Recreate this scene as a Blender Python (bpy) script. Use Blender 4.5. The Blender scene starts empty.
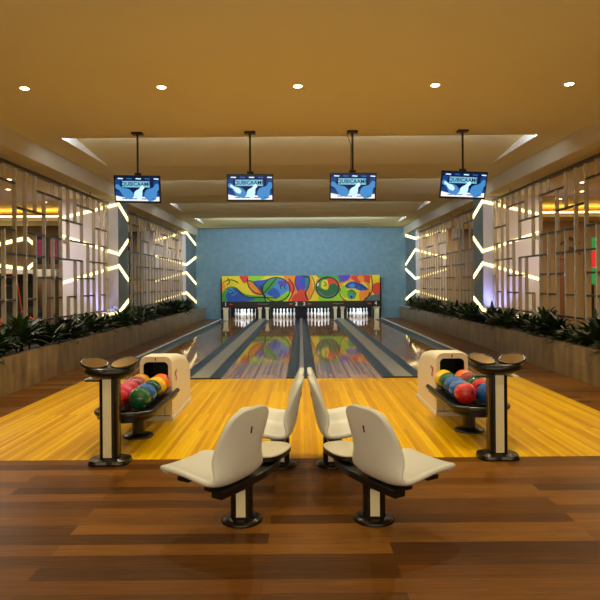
import bpy, math, random
from mathutils import Matrix, Vector
random.seed(7)
C = bpy.context.scene.collection
PI = math.pi
S = bpy.context.scene

# ------------------------------------------------------------------ camera
F = 600.0
CAMH = 1.5
cam = bpy.data.cameras.new('camera')
cam.sensor_width = 36; cam.lens = 36
cam.shift_x = -1/600.0
cam.shift_y = -17/600.0
cam.clip_start = .05; cam.clip_end = 100
camo = bpy.data.objects.new('camera', cam); C.objects.link(camo)
camo.matrix_world = Matrix.Translation((0, 0, CAMH)) @ Matrix.Rotation(PI/2, 4, 'X') @ Matrix.Rotation(-0.0079, 4, 'Z')
S.camera = camo

# ------------------------------------------------------------------ materials
def lin(c):
    return tuple((x/12.92 if x <= .04045 else ((x+.055)/1.055)**2.4) for x in (v/255.0 for v in c))

def mat(name, srgb, rough=.5, metal=0., emit=None, estr=0., spec=None, coat=0., noise=None, bump=None):
    m = bpy.data.materials.new(name); m.use_nodes = True
    nt = m.node_tree; b = nt.nodes['Principled BSDF']
    col = lin(srgb)
    b.inputs['Base Color'].default_value = (*col, 1)
    b.inputs['Roughness'].default_value = rough
    b.inputs['Metallic'].default_value = metal
    if spec is not None: b.inputs['Specular IOR Level'].default_value = spec
    if coat: b.inputs['Coat Weight'].default_value = coat
    if emit is not None:
        b.inputs['Emission Color'].default_value = (*lin(emit), 1)
        b.inputs['Emission Strength'].default_value = estr
    if noise or bump:
        tc = nt.nodes.new('ShaderNodeTexCoord')
    if noise:
        sc, amt = noise
        n = nt.nodes.new('ShaderNodeTexNoise'); n.inputs['Scale'].default_value = sc; n.inputs['Detail'].default_value = 6
        nt.links.new(tc.outputs['Object'], n.inputs['Vector'])
        mx = nt.nodes.new('ShaderNodeMix'); mx.data_type = 'RGBA'
        mx.inputs[6].default_value = (*[x*(1-amt) for x in col], 1)
        mx.inputs[7].default_value = (*[min(1, x*(1+amt)) for x in col], 1)
        nt.links.new(n.outputs['Fac'], mx.inputs[0]); nt.links.new(mx.outputs[2], b.inputs['Base Color'])
    if bump:
        sc, st = bump
        n = nt.nodes.new('ShaderNodeTexNoise'); n.inputs['Scale'].default_value = sc; n.inputs['Detail'].default_value = 4
        nt.links.new(tc.outputs['Object'], n.inputs['Vector'])
        bp = nt.nodes.new('ShaderNodeBump'); bp.inputs['Strength'].default_value = st; bp.inputs['Distance'].default_value = .02
        nt.links.new(n.outputs['Fac'], bp.inputs['Height']); nt.links.new(bp.outputs[0], b.inputs['Normal'])
    return m

def wood(name, along, bw, bl, cols, rough, grain=.35, mortar=.0006, spec=.5, gscale=1.0):
    """boards running along axis 'X' or 'Y', width bw, length bl, cols: colour ramp per board"""
    m = bpy.data.materials.new(name); m.use_nodes = True
    nt = m.node_tree; N = nt.nodes; L = nt.links; b = N['Principled BSDF']
    tc = N.new('ShaderNodeTexCoord')
    mp = N.new('ShaderNodeMapping'); mp.inputs['Location'].default_value = (41.3, 43.02, 0)
    if along == 'Y': mp.inputs['Rotation'].default_value = (0, 0, PI/2)
    L.new(tc.outputs['Object'], mp.inputs['Vector'])
    br = N.new('ShaderNodeTexBrick')
    br.offset = .37; br.offset_frequency = 2; br.squash = 1
    br.inputs['Scale'].default_value = 1
    br.inputs['Brick Width'].default_value = bl; br.inputs['Row Height'].default_value = bw
    br.inputs['Mortar Size'].default_value = mortar; br.inputs['Mortar Smooth'].default_value = .3
    br.inputs['Color1'].default_value = (0, 0, 0, 1); br.inputs['Color2'].default_value = (1, 1, 1, 1)
    br.inputs['Mortar'].default_value = (0.02, .02, .02, 1); br.inputs['Bias'].default_value = 0
    L.new(mp.outputs[0], br.inputs['Vector'])
    # grain
    mg = N.new('ShaderNodeMapping'); mg.inputs['Scale'].default_value = (1.3*gscale, 22*gscale, 4)
    L.new(mp.outputs[0], mg.inputs['Vector'])
    gn = N.new('ShaderNodeTexNoise'); gn.inputs['Scale'].default_value = 2.2; gn.inputs['Detail'].default_value = 9; gn.inputs['Roughness'].default_value = .65
    gn.inputs['Distortion'].default_value = .9
    L.new(mg.outputs[0], gn.inputs['Vector'])
    a = N.new('ShaderNodeMath'); a.operation = 'MULTIPLY_ADD'
    a.inputs[1].default_value = grain*2
    sub = N.new('ShaderNodeMath'); sub.operation = 'SUBTRACT'; sub.inputs[1].default_value = .5
    L.new(gn.outputs['Fac'], sub.inputs[0]); L.new(sub.outputs[0], a.inputs[0])
    L.new(br.outputs['Color'], a.inputs[2])
    rp = N.new('ShaderNodeValToRGB'); e = rp.color_ramp.elements
    e[0].position = 0; e[0].color = (*lin(cols[0]), 1); e[1].position = 1; e[1].color = (*lin(cols[-1]), 1)
    for i, c in enumerate(cols[1:-1]):
        k = e.new((i+1)/(len(cols)-1)); k.color = (*lin(c), 1)
    L.new(a.outputs[0], rp.inputs[0])
    mx = N.new('ShaderNodeMix'); mx.data_type = 'RGBA'; mx.blend_type = 'MULTIPLY'
    L.new(br.outputs['Fac'], mx.inputs[0]); L.new(rp.outputs[0], mx.inputs[6]); mx.inputs[7].default_value = (.35, .3, .25, 1)
    L.new(mx.outputs[2], b.inputs['Base Color'])
    b.inputs['Roughness'].default_value = rough
    b.inputs['Specular IOR Level'].default_value = spec
    return m

M = {}
M['walnut'] = wood('walnut_planks', 'X', .14, 1.9, [(72, 42, 12), (98, 59, 17), (112, 69, 21), (136, 88, 32)], .32, .7, spec=.09)
M['maple'] = wood('approach_maple', 'Y', .04, 2.2, [(194, 136, 1), (208, 154, 2), (219, 166, 3), (230, 182, 8)], .36, .42, spec=.1)
M['lane'] = wood('lane_maple', 'Y', .04, 3.0, [(132, 88, 46), (156, 110, 62), (172, 126, 76), (188, 142, 90)], .05, .3, spec=.15)
M['ceiling'] = mat('cream_ceiling', (232, 220, 166), .85, noise=(1.2, .03))
M['plaster'] = mat('blue_grey_plaster', (104, 136, 154), .6, noise=(5, .34), bump=(14, .3))
M['pillar'] = mat('grey_green_pillar', (108, 122, 124), .6, noise=(3, .1))
M['pillarface'] = mat('pale_panel', (226, 222, 226), .5)
M['darkwall'] = mat('brown_wall', (120, 98, 72), .7, noise=(2, .15))
M['beige'] = mat('beige_wall', (184, 152, 108), .6, noise=(2, .08))
M['gutter'] = mat('gutter_blue_grey', (30, 48, 68), .35, noise=(3, .1))
M['cap'] = mat('cap_grey', (150, 142, 124), .28, noise=(4, .1))
M['capwhite'] = mat('cap_white', (225, 222, 205), .3)
M['black'] = mat('black_plastic', (16, 15, 15), .3)
M['blackm'] = mat('black_matte', (10, 10, 11), .7)
M['satin'] = mat('dark_bronze_satin', (46, 38, 32), .25, metal=.6)
M['gold'] = mat('dish_brass', (128, 98, 56), .25, metal=.9)
M['cream'] = mat('cream_plastic', (226, 216, 196), .42)
M['shell'] = mat('cream_shell', (220, 217, 212), .38)
M['tray'] = mat('pale_laminate', (222, 212, 192), .35)
M['panel'] = mat('cream_panel', (226, 212, 176), .4)
M['champ'] = mat('champagne_metal', (230, 218, 194), .2, metal=.55)
M['raildark'] = mat('dark_rail', (92, 84, 70), .35, metal=.8)
M['white'] = mat('white_pin', (245, 245, 245), .2, coat=.3)
M['red'] = mat('red_ring', (190, 30, 30), .3)
M['led'] = mat('led_warm', (255, 240, 190), .5, emit=(255, 232, 155), estr=3.0)
M['ledcool'] = mat('led_cool', (240, 245, 255), .5, emit=(205, 222, 255), estr=34)
M['cove'] = mat('cove_warm', (255, 230, 160), .5, emit=(255, 206, 110), estr=7)
M['lens'] = mat('lamp_lens', (255, 250, 235), .5, emit=(255, 236, 196), estr=30)
M['lens2'] = mat('lamp_lens_side', (255, 250, 235), .5, emit=(255, 236, 196), estr=10)
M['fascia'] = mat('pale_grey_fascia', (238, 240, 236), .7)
M['fascia2'] = mat('beige_grey_fascia', (206, 198, 176), .75)
M['soil'] = mat('dark_soil', (40, 30, 22), .95, bump=(40, .6))
M['trimring'] = mat('white_ring', (230, 215, 180), .5)

def stone():
    m = bpy.data.materials.new('planter_stone'); m.use_nodes = True
    nt = m.node_tree; N = nt.nodes; L = nt.links; b = N['Principled BSDF']
    tc = N.new('ShaderNodeTexCoord'); sp = N.new('ShaderNodeSeparateXYZ'); cb = N.new('ShaderNodeCombineXYZ')
    L.new(tc.outputs['Object'], sp.inputs[0]); L.new(sp.outputs['Y'], cb.inputs[0]); L.new(sp.outputs['Z'], cb.inputs[1])
    br = N.new('ShaderNodeTexBrick'); br.offset = 0; br.inputs['Scale'].default_value = 1
    br.inputs['Brick Width'].default_value = 1.2; br.inputs['Row Height'].default_value = .255
    br.inputs['Mortar Size'].default_value = .003; br.inputs['Mortar Smooth'].default_value = .2
    br.inputs['Color1'].default_value = (*lin((132, 110, 74)), 1); br.inputs['Color2'].default_value = (*lin((150, 128, 88)), 1)
    br.inputs['Mortar'].default_value = (*lin((150, 138, 112)), 1)
    L.new(cb.outputs[0], br.inputs['Vector'])
    mp = N.new('ShaderNodeMapping'); mp.inputs['Scale'].default_value = (4.5, 1.1, 1)
    L.new(cb.outputs[0], mp.inputs['Vector'])
    n = N.new('ShaderNodeTexNoise'); n.inputs['Scale'].default_value = 1.4; n.inputs['Detail'].default_value = 8
    L.new(mp.outputs[0], n.inputs['Vector'])
    rp = N.new('ShaderNodeValToRGB'); rp.color_ramp.elements[0].position = .3; rp.color_ramp.elements[0].color = (.45, .42, .38, 1)
    rp.color_ramp.elements[1].position = .7; rp.color_ramp.elements[1].color = (1.2, 1.15, 1.05, 1)
    L.new(n.outputs['Fac'], rp.inputs[0])
    mx = N.new('ShaderNodeMix'); mx.data_type = 'RGBA'; mx.blend_type = 'MULTIPLY'; mx.inputs[0].default_value = 1
    L.new(br.outputs['Color'], mx.inputs[6]); L.new(rp.outputs[0], mx.inputs[7]); L.new(mx.outputs[2], b.inputs['Base Color'])
    b.inputs['Roughness'].default_value = .3
    return m
M['stone'] = stone()

def leafmat():
    m = mat('dark_leaf', (30, 52, 26), .38)
    nt = m.node_tree; N = nt.nodes; L = nt.links; b = N['Principled BSDF']
    oi = N.new('ShaderNodeObjectInfo'); rp = N.new('ShaderNodeValToRGB')
    rp.color_ramp.elements[0].color = (*lin((22, 42, 22)), 1); rp.color_ramp.elements[1].color = (*lin((48, 72, 30)), 1)
    L.new(oi.outputs['Random'], rp.inputs[0]); L.new(rp.outputs[0], b.inputs['Base Color'])
    return m
M['leaf'] = leafmat()

# ------------------------------------------------------------------ mesh builder
class MB:
    def __init__(s):
        s.v = []; s.f = []; s.mi = []; s.sm = []; s.mats = []; s.M = Matrix.Identity(4)
    def m(s, mt):
        if mt not in s.mats: s.mats.append(mt)
        return s.mats.index(mt)
    def add(s, vs, fs, mt, smooth=False):
        o = len(s.v); k = s.m(mt)
        s.v += [tuple(s.M @ Vector(p)) for p in vs]
        for f in fs:
            s.f.append(tuple(o+i for i in f)); s.mi.append(k); s.sm.append(smooth)
        return s
    def box(s, a, b, mt):
        x0, y0, z0 = [min(p, q) for p, q in zip(a, b)]; x1, y1, z1 = [max(p, q) for p, q in zip(a, b)]
        return s.add([(x0,y0,z0),(x1,y0,z0),(x1,y1,z0),(x0,y1,z0),(x0,y0,z1),(x1,y0,z1),(x1,y1,z1),(x0,y1,z1)],
              [(0,3,2,1),(4,5,6,7),(0,1,5,4),(1,2,6,5),(2,3,7,6),(3,0,4,7)], mt)
    def quad(s, p, mt):
        return s.add(p, [(0, 1, 2, 3)], mt)
    def prism(s, poly, z0, z1, mt, smooth=False):
        """poly in xy (ccw), extruded in z"""
        n = len(poly)
        vs = [(x, y, z0) for x, y in poly] + [(x, y, z1) for x, y in poly]
        s.add(vs, [tuple(range(n-1, -1, -1)), tuple(range(n, 2*n))], mt, False)
        s.add(vs, [(i, (i+1) % n, n+(i+1) % n, n+i) for i in range(n)], mt, smooth)
        return s
    def loft(s, rings, mt, smooth=True, cap0=True, cap1=True, closed=True):
        n = len(rings[0]); vs = [p for r in rings for p in r]; fs = []
        for k in range(len(rings)-1):
            for i in range(n if closed else n-1):
                j = (i+1) % n
                fs.append((k*n+i, k*n+j, (k+1)*n+j, (k+1)*n+i))
        s.add(vs, fs, mt, smooth)
        if cap0: s.add(rings[0], [tuple(range(n-1, -1, -1))], mt)
        if cap1: s.add(rings[-1], [tuple(range(n))], mt)
        return s
    def lathe(s, prof, mt, c=(0, 0, 0), seg=24, sx=1, sy=1, smooth=True, cap1=True):
        rings = [[(c[0]+sx*r*math.cos(2*PI*i/seg), c[1]+sy*r*math.sin(2*PI*i/seg), c[2]+z) for i in range(seg)] for r, z in prof]
        return s.loft(rings, mt, smooth, True, cap1)
    def cyl(s, c, r, z0, z1, mt, seg=20):
        return s.lathe([(r, z0), (r, z1)], mt, c, seg)
    def tube(s, pts, r, mt, seg=8, closed=False):
        pts = [Vector(p) for p in pts]; n = len(pts); rings = []
        for i, p in enumerate(pts):
            if closed: t = pts[(i+1) % n]-pts[i-1]
            else: t = pts[min(i+1, n-1)]-pts[max(i-1, 0)]
            t.normalize()
            up = Vector((0, 0, 1)) if abs(t.z) < .9 else Vector((0, 1, 0))
            a = t.cross(up).normalized(); bb = a.cross(t).normalized()
            rings.append([tuple(p+a*r*math.cos(2*PI*k/seg)+bb*r*math.sin(2*PI*k/seg)) for k in range(seg)])
        if closed:
            rings.append(rings[0]); return s.loft(rings, mt, True, False, False)
        return s.loft(rings, mt, True)
    def sphere(s, c, r, mt, seg=24, rings=14):
        pr = [(max(1e-4, r*math.sin(PI*i/rings)), -r*math.cos(PI*i/rings)) for i in range(rings+1)]
        return s.lathe(pr, mt, c, seg)
    def text(s, body, size, mt, loc, align='CENTER', bold=0):
        cu = bpy.data.curves.new('t', 'FONT'); cu.body = body; cu.size = size; cu.align_x = align; cu.align_y = 'CENTER'; cu.offset = bold
        ob = bpy.data.objects.new('t', cu); C.objects.link(ob)
        dg = bpy.context.evaluated_depsgraph_get(); dg.update()
        me = ob.evaluated_get(dg).to_mesh()
        vs = [(loc[0]+v.co.x, loc[1], loc[2]+v.co.y) for v in me.vertices]     # text lies in the xz plane facing -y
        fs = [tuple(p.vertices) for p in me.polygons]
        s.add(vs, fs, mt)
        ob.evaluated_get(dg).to_mesh_clear()
        bpy.data.objects.remove(ob); bpy.data.curves.remove(cu)
        return s
    def build(s, name, parent=None, bevel=0, subsurf=0, solid=None):
        me = bpy.data.meshes.new(name); me.from_pydata(s.v, [], s.f)
        for k in s.mats: me.materials.append(k)
        for p, a, b in zip(me.polygons, s.mi, s.sm): p.material_index = a; p.use_smooth = b
        me.update()
        o = bpy.data.objects.new(name, me); C.objects.link(o)
        if parent is not None: o.parent = parent
        if solid:
            q = o.modifiers.new('solid', 'SOLIDIFY'); q.thickness = solid; q.offset = 0
        if bevel:
            q = o.modifiers.new('bevel', 'BEVEL'); q.width = bevel; q.segments = 2; q.limit_method = 'ANGLE'; q.angle_limit = math.radians(40)
        if subsurf:
            q = o.modifiers.new('sub', 'SUBSURF'); q.levels = subsurf; q.render_levels = subsurf
        return o

def tag(o, label=None, cat=None, group=None, kind=None):
    if label: o['label'] = label
    if cat: o['category'] = cat
    if group: o['group'] = group
    if kind: o['kind'] = kind
    return o
def thing(name, label, cat, loc=(0, 0, 0), group=None):
    o = bpy.data.objects.new(name, None); C.objects.link(o); o.location = loc; o.empty_display_size = .1
    return tag(o, label, cat, group)
def copy_tree(o, parent=None):
    c = o.copy(); C.objects.link(c)
    if parent is not None: c.parent = parent
    for ch in list(o.children): copy_tree(ch, c)
    return c
def struct(name, mb, label, cat, **k):
    return tag(mb.build(name, **k), label, cat, kind='structure')
ORD = ['first', 'second', 'third', 'fourth', 'fifth', 'sixth', 'seventh', 'eighth', 'ninth', 'tenth', 'eleventh', 'twelfth', 'thirteenth',
       'fourteenth', 'fifteenth', 'sixteenth', 'seventeenth', 'eighteenth', 'nineteenth', 'twentieth', 'twenty-first', 'twenty-second',
       'twenty-third', 'twenty-fourth', 'twenty-fifth', 'twenty-sixth', 'twenty-seventh', 'twenty-eighth', 'twenty-ninth', 'thirtieth',
       'thirty-first', 'thirty-second', 'thirty-third', 'thirty-fourth', 'thirty-fifth', 'thirty-sixth']

# ------------------------------------------------------------------ dimensions
YB = 25.4             # back wall
YF = 9.42             # foul line
YA = 5.13             # near edge of the yellow approach
LC = [-2.47, -.755, .755, 2.47]
LW = .515
AX = 3.41             # approach half width
HC = 3.85             # ceiling
BX, BZ = 4.35, 3.545  # side bulkhead face and underside
SX = 4.62             # lattice screens
SIDE = 9.5
YR = -3.0             # wall behind the viewer

# ------------------------------------------------------------------ floor, walls, ceiling
b = MB()
b.box((-SIDE, YR, -.2), (SIDE, YA, 0), M['walnut'])
b.box((-SIDE, YA, -.2), (-AX, 29, 0), M['walnut'])
b.box((AX, YA, -.2), (SIDE, 29, 0), M['walnut'])
struct('floor', b, 'dark walnut plank floor in front of and beside the lanes', 'floor')
b = MB(); b.box((-AX, YA, -.2), (AX, YF, 0.002), M['maple'])
struct('floor_approach', b, 'golden yellow board approach in front of the foul line', 'floor')
b = MB(); b.box((-AX, YF, -.3), (AX, 28.6, -.2), M['blackm'])
struct('floor_slab', b, 'dark slab below the lanes', 'floor')

WB = 1.83
b = MB()
b.box((-5.7, YB, 0), (-3.34, YB+.2, HC+.5), M['plaster'])
b.box((3.34, YB, 0), (5.7, YB+.2, HC+.5), M['plaster'])
b.box((-3.34, YB, WB-.2), (3.34, YB+.2, HC+.5), M['plaster'])
struct('wall_back', b, 'mottled blue grey plaster wall behind the colourful mural', 'wall')
for sx, nm in ((-1, 'left'), (1, 'right')):
    b = MB(); b.box((sx*SIDE, YR, 0), (sx*(SIDE+.2), 29, HC), M['darkwall' if sx < 0 else 'beige'])
    struct('wall_'+nm, b, 'far side wall of the room seen through the %s lattice' % nm, 'wall')
b = MB(); b.box((-SIDE, YR-.2, 0), (SIDE, YR, HC), M['beige'])
struct('wall_front', b, 'plain wall behind the viewer', 'wall')

# ceiling: flat front part, four saw-tooth trays over the lanes, side soffits and bulkheads
TX = 3.82
TY = [9.63, 13.62, 17.5, 21.55, YB]
TH = .2; TL = 2.3
b = MB(); cm = M['ceiling']
b.quad([(-BX, YR, HC), (-BX, TY[0], HC), (BX, TY[0], HC), (BX, YR, HC)], cm)
for s in (-1, 1):
    q = [(s*TX, TY[0], HC), (s*BX, TY[0], HC), (s*BX, YB, HC), (s*TX, YB, HC)]
    b.quad(q if s < 0 else q[::-1], cm)
    b.quad([(s*BX, YR, BZ), (s*BX, YB, BZ), (s*BX, YB, HC), (s*BX, YR, HC)], M['fascia2'])
    b.quad([(s*BX, YR, BZ), (s*SIDE, YR, BZ), (s*SIDE, 29, BZ), (s*BX, 29, BZ)], cm)
for y0, y1 in zip(TY[:-1], TY[1:]):
    y1b = y1-.05
    b.quad([(-TX, y0, HC), (TX, y0, HC), (TX, y0, HC+TH), (-TX, y0, HC+TH)], cm)
    y1b = y0+TL
    b.quad([(-TX, y0, HC+TH), (TX, y0, HC+TH), (TX, y1b, HC), (-TX, y1b, HC)], cm)
    b.quad([(-TX, y1b, HC), (TX, y1b, HC), (TX, y1, HC), (-TX, y1, HC)], cm)
    for s in (-1, 1):
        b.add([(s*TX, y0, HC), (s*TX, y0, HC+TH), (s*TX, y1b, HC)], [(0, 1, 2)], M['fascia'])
struct('ceiling', b, 'cream ceiling with stepped trays over the lanes', 'ceiling')
for i, y0 in enumerate(TY[:-1]):
    b = MB(); b.box((-TX+.03, y0+.01, HC+.02), (TX-.03, y0+.03, HC+.06), M['ledcool'])
    tag(b.build('cove_light'), 'thin hidden light strip inside the %s ceiling tray from the front' % ORD[i], 'light strip', 'cove strips in the ceiling trays')

# ------------------------------------------------------------------ lanes
lane_names = ['leftmost lane', 'lane left of centre', 'lane right of centre', 'rightmost lane']
def gutter(x0, x1, par):
    g = MB(); n = 8; pr = []
    for i in range(n+1):
        t = i/n; pr.append((x0+(x1-x0)*t, -.06*math.sin(PI*t)**.7 - .004))
    r0 = [(x, YF, z) for x, z in pr]; r1 = [(x, YB+.55, z) for x, z in pr]
    g.loft([r0, r1], M['gutter'], True, False, False, closed=False)
    return g.build('gutter', par)
GW = .2
for i, c in enumerate(LC):
    t = thing('bowling_lane', 'glossy wooden %s running from the approach to its pins' % lane_names[i], 'bowling lane', (c, YF, 0), 'bowling lanes')
    b = MB(); b.box((-LW, 0, -.2), (LW, 28.2-YF, 0), M['lane']); b.build('lane_bed', t)
    def g(x0, x1):
        o = gutter(x0-0, x1, None); o.parent = t; o.location = (-c, -YF, 0)
    wl = .355 if i == 0 else GW; wr = .355 if i == 3 else GW
    g(c-LW-wl, c-LW); g(c+LW, c+LW+wr)
def divider(x0, x1, mt, label, top=.018):
    t = thing('lane_divider', label, 'lane divider', ((x0+x1)/2, YF, 0), 'strips between the lanes')
    h = (x1-x0)/2
    b = MB(); b.box((-h, 0, -.2), (h, YB-YF+.5, top), mt); b.build('capping', t, bevel=.008)
    return t
w = LW+GW
d1 = divider(LC[0]+w, LC[1]-w, M['cap'], 'broad grey capping strip between the two left lanes')
d2 = divider(LC[2]+w, LC[3]-w, M['cap'], 'broad grey capping strip between the two right lanes')
d3 = divider(LC[1]+w, LC[2]-w, M['cap'], 'narrow grey capping strip between the two middle lanes')
d4 = divider(-AX, LC[0]-LW-.355, M['capwhite'], 'pale edge strip along the outer side of the leftmost lane')
d5 = divider(LC[3]+LW+.355, AX, M['capwhite'], 'pale edge strip along the outer side of the rightmost lane')
for t, hw in ((d1, .345), (d2, .345), (d3, .24)):
    b = MB(); b.box((-hw, -.012, -.1), (hw, .02, .022), M['black']); tag(b.build('end_cap', t), 'black end cap at the foul line')

# ------------------------------------------------------------------ mural, masking and pits
YM = YB-.22
def px(u, y, Y=YM): return ((u-301)*Y/F, Y, CAMH+(283-y)*Y/F)
mask = thing('pinsetter_masking', 'wide masking unit with colourful bowling mural over the four pin openings', 'masking unit', (0, YM, 0))
MX0, MX1, MZ0, MZ1 = -3.32, 3.30, .74, 1.815
def mm(name, c, r=.35): return mat('mural_'+name, c, r)
MU = {k: mm(k, c) for k, c in dict(yellow=(236, 208, 40), orange=(240, 140, 40), red=(222, 62, 40), blue=(40, 84, 178), purple=(92, 66, 172), green=(64, 160, 60),
      lime=(150, 204, 44), teal=(30, 128, 120), sky=(70, 138, 200), white=(236, 236, 226), ink=(18, 22, 26), grey=(96, 110, 112), dkgreen=(24, 104, 60)).items()}
def clip(poly):
    def cut(P, ins, inter):
        out = []
        for i in range(len(P)):
            a, q = P[i-1], P[i]
            if ins(q):
                if not ins(a): out.append(inter(a, q))
                out.append(q)
            elif ins(a): out.append(inter(a, q))
        return out
    for ax, val, sg in ((0, MX0, 1), (0, MX1, -1), (1, MZ0, 1), (1, MZ1, -1)):
        def ins(p): return (p[ax]-val)*sg >= 0
        def inter(a, q):
            t = (val-a[ax])/(q[ax]-a[ax]); return (a[0]+(q[0]-a[0])*t, a[1]+(q[1]-a[1])*t)
        if poly: poly = cut(poly, ins, inter)
    return poly
mu = MB(); mu.box((MX0, YM, MZ0), (MX1, YM+.06, MZ1), MU['yellow'])
lay = [0]
def zc(h, x, y):      # coordinates measured on two enlargements of the mural
    u = (220 if h == 0 else 300)+x*82/600; yy = 270+y*55/402
    yy += (-.35 if h == 0 else .35)*0
    t = (u-222.6)/(379.7-222.6); top = 275.7-.55*t; bot = 301.6-1.2*t
    k = (yy-top)/(bot-top)
    return (MX0+t*(MX1-MX0), MZ1+(MZ0-MZ1)*k)
def smoothpoly(pts, n=6):
    out = []; N = len(pts)
    for i in range(N):
        p0, p1, p2, p3 = (Vector(pts[(i+j-1) % N]) for j in range(4))
        for k in range(n):
            t = k/n
            out.append(tuple(.5*((2*p1)+(-p0+p2)*t+(2*p0-5*p1+4*p2-p3)*t*t+(-p0+3*p1-3*p2+p3)*t**3)))
    return out
def flat(P, key):
    P = clip(P)
    if len(P) < 3: return
    lay[0] += 1
    y = YM-.0006*lay[0]
    mu.add([(x, y, z) for x, z in P], [tuple(range(len(P)))], MU[key])
def shape(h, pts, key, smooth=True):
    P = [zc(h, *p) for p in pts]
    flat(smoothpoly(P) if smooth else P, key)
def ell(h, x, y, rx, ry, key, a0=0, a1=360):
    pts = [(x+rx*math.cos(math.radians(a0+(a1-a0)*i/28)), y+ry*math.sin(math.radians(a0+(a1-a0)*i/28))) for i in range(28 if a1-a0 >= 360 else 29)]
    shape(h, pts, key, False)
def line(h, pts, wd=7, key='ink', n=6):
    P = [Vector(zc(h, *p)) for p in pts]
    Q = []
    N = len(P)
    for i in range(N-1):
        p0, p1, p2, p3 = P[max(i-1, 0)], P[i], P[i+1], P[min(i+2, N-1)]
        for k in range(n):
            t = k/n; Q.append(.5*((2*p1)+(-p0+p2)*t+(2*p0-5*p1+4*p2-p3)*t*t+(-p0+3*p1-3*p2+p3)*t**3))
    Q.append(P[-1]); hw = wd*82/600*YM/F/2
    L_, R_ = [], []
    for i, p in enumerate(Q):
        d = (Q[min(i+1, len(Q)-1)]-Q[max(i-1, 0)]); d.normalize(); nn = Vector((-d.y, d.x))*hw
        L_.append(p+nn); R_.append(p-nn)
    lay[0] += 1; y = YM-.0006*lay[0]; k = lay[0]
    for i in range(len(Q)-1):
        quad = clip([tuple(L_[i]), tuple(R_[i]), tuple(R_[i+1]), tuple(L_[i+1])])
        if len(quad) >= 3: mu.add([(a, y, c) for a, c in quad], [tuple(range(len(quad)))], MU[key])
def ring(h, x, y, rx, ry, wd=8, a0=0, a1=360):
    line(h, [(x+rx*math.cos(math.radians(a0+(a1-a0)*i/16)), y+ry*math.sin(math.radians(a0+(a1-a0)*i/16))) for i in range(17)], wd, n=3)
# left half
shape(0, [(22, 90), (60, 150), (40, 230), (10, 230)], 'orange')
shape(0, [(40, 140), (110, 120), (190, 175), (330, 195), (330, 232), (30, 232)], 'green')
shape(0, [(60, 150), (120, 135), (180, 185), (260, 205), (190, 228), (60, 228)], 'blue')
shape(0, [(60, 135), (95, 130), (130, 165), (90, 185)], 'sky')
shape(0, [(150, 42), (215, 42), (205, 80), (185, 95), (165, 78)], 'red')
shape(0, [(215, 42), (330, 42), (300, 70), (240, 85)], 'lime')
shape(0, [(205, 85), (250, 90), (315, 165), (300, 190), (240, 165)], 'orange')
shape(0, [(245, 85), (330, 70), (410, 55), (330, 130), (300, 145)], 'blue')
shape(0, [(380, 40), (470, 40), (510, 90), (500, 100), (440, 70), (400, 70)], 'yellow')
ell(0, 415, 142, 100, 88, 'sky')
shape(0, [(330, 100), (420, 58), (400, 110), (320, 180)], 'green')
shape(0, [(350, 180), (420, 200), (505, 150), (510, 190), (470, 228), (350, 228)], 'lime')
shape(0, [(345, 170), (390, 130), (430, 150), (440, 195), (400, 200)], 'blue')
shape(0, [(430, 80), (480, 80), (490, 105), (440, 112)], 'purple')
shape(0, [(470, 42), (560, 42), (570, 120), (600, 160), (600, 232), (500, 232), (525, 160)], 'orange')
shape(0, [(500, 80), (535, 95), (550, 150), (520, 165)], 'red')
shape(0, [(545, 180), (600, 165), (600, 232), (530, 232)], 'red')
shape(0, [(560, 42), (610, 42), (610, 150), (570, 150), (552, 100)], 'purple')
ring(0, 415, 142, 100, 88, 8)
ring(0, 455, 125, 10, 12, 6, 100, 320); ring(0, 484, 122, 9, 11, 6, 60, 280)
line(0, [(25, 90), (70, 70), (110, 75), (140, 95)], 6); line(0, [(60, 55), (75, 85), (55, 110)], 6)
line(0, [(60, 135), (100, 160), (75, 175), (120, 160), (100, 130)], 5)
line(0, [(120, 130), (200, 195), (330, 200), (420, 205)], 7)
line(0, [(205, 60), (215, 120), (260, 165), (320, 178)], 8); line(0, [(210, 75), (250, 90), (320, 178)], 7)
line(0, [(300, 110), (320, 178), (340, 230)], 8); line(0, [(320, 175), (415, 60)], 7)
line(0, [(505, 60), (545, 120), (530, 180), (505, 225)], 7); line(0, [(560, 45), (552, 100), (580, 160)], 6)
# right half
shape(1, [(60, 30), (600, 30), (600, 230), (40, 230)], 'orange', False)
shape(1, [(0, 30), (48, 30), (46, 130), (0, 150)], 'purple')
shape(1, [(10, 40), (40, 40), (36, 100), (10, 120)], 'blue')
shape(1, [(45, 35), (75, 40), (68, 110), (45, 160)], 'teal')
shape(1, [(-5, 150), (40, 150), (55, 225), (-5, 225)], 'red')
shape(1, [(90, 35), (140, 40), (120, 90), (140, 190), (150, 225), (70, 225), (100, 150)], 'yellow')
shape(1, [(130, 30), (290, 30), (300, 100), (250, 60), (150, 60)], 'green')
shape(1, [(150, 190), (240, 205), (290, 150), (300, 225), (150, 225)], 'lime')
shape(1, [(285, 30), (370, 30), (350, 75), (300, 85)], 'purple')
ell(1, 203, 128, 84, 76, 'dkgreen')
shape(1, [(140, 95), (180, 65), (208, 125), (190, 140), (150, 130)], 'green')
shape(1, [(165, 80), (208, 75), (205, 140), (160, 130)], 'yellow')
shape(1, [(208, 60), (260, 75), (280, 115), (250, 95), (212, 110)], 'red')
shape(1, [(130, 150), (200, 190), (270, 160), (240, 198), (190, 205), (150, 190)], 'grey')
ell(1, 130, 102, 10, 16, 'white')
ell(1, 400, 155, 110, 80, 'yellow')
shape(1, [(295, 150), (320, 110), (350, 160), (330, 205)], 'lime')
shape(1, [(440, 150), (505, 130), (500, 190), (440, 222)], 'orange')
shape(1, [(330, 115), (370, 85), (440, 95), (495, 140), (440, 150), (400, 135), (350, 135)], 'blue')
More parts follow.
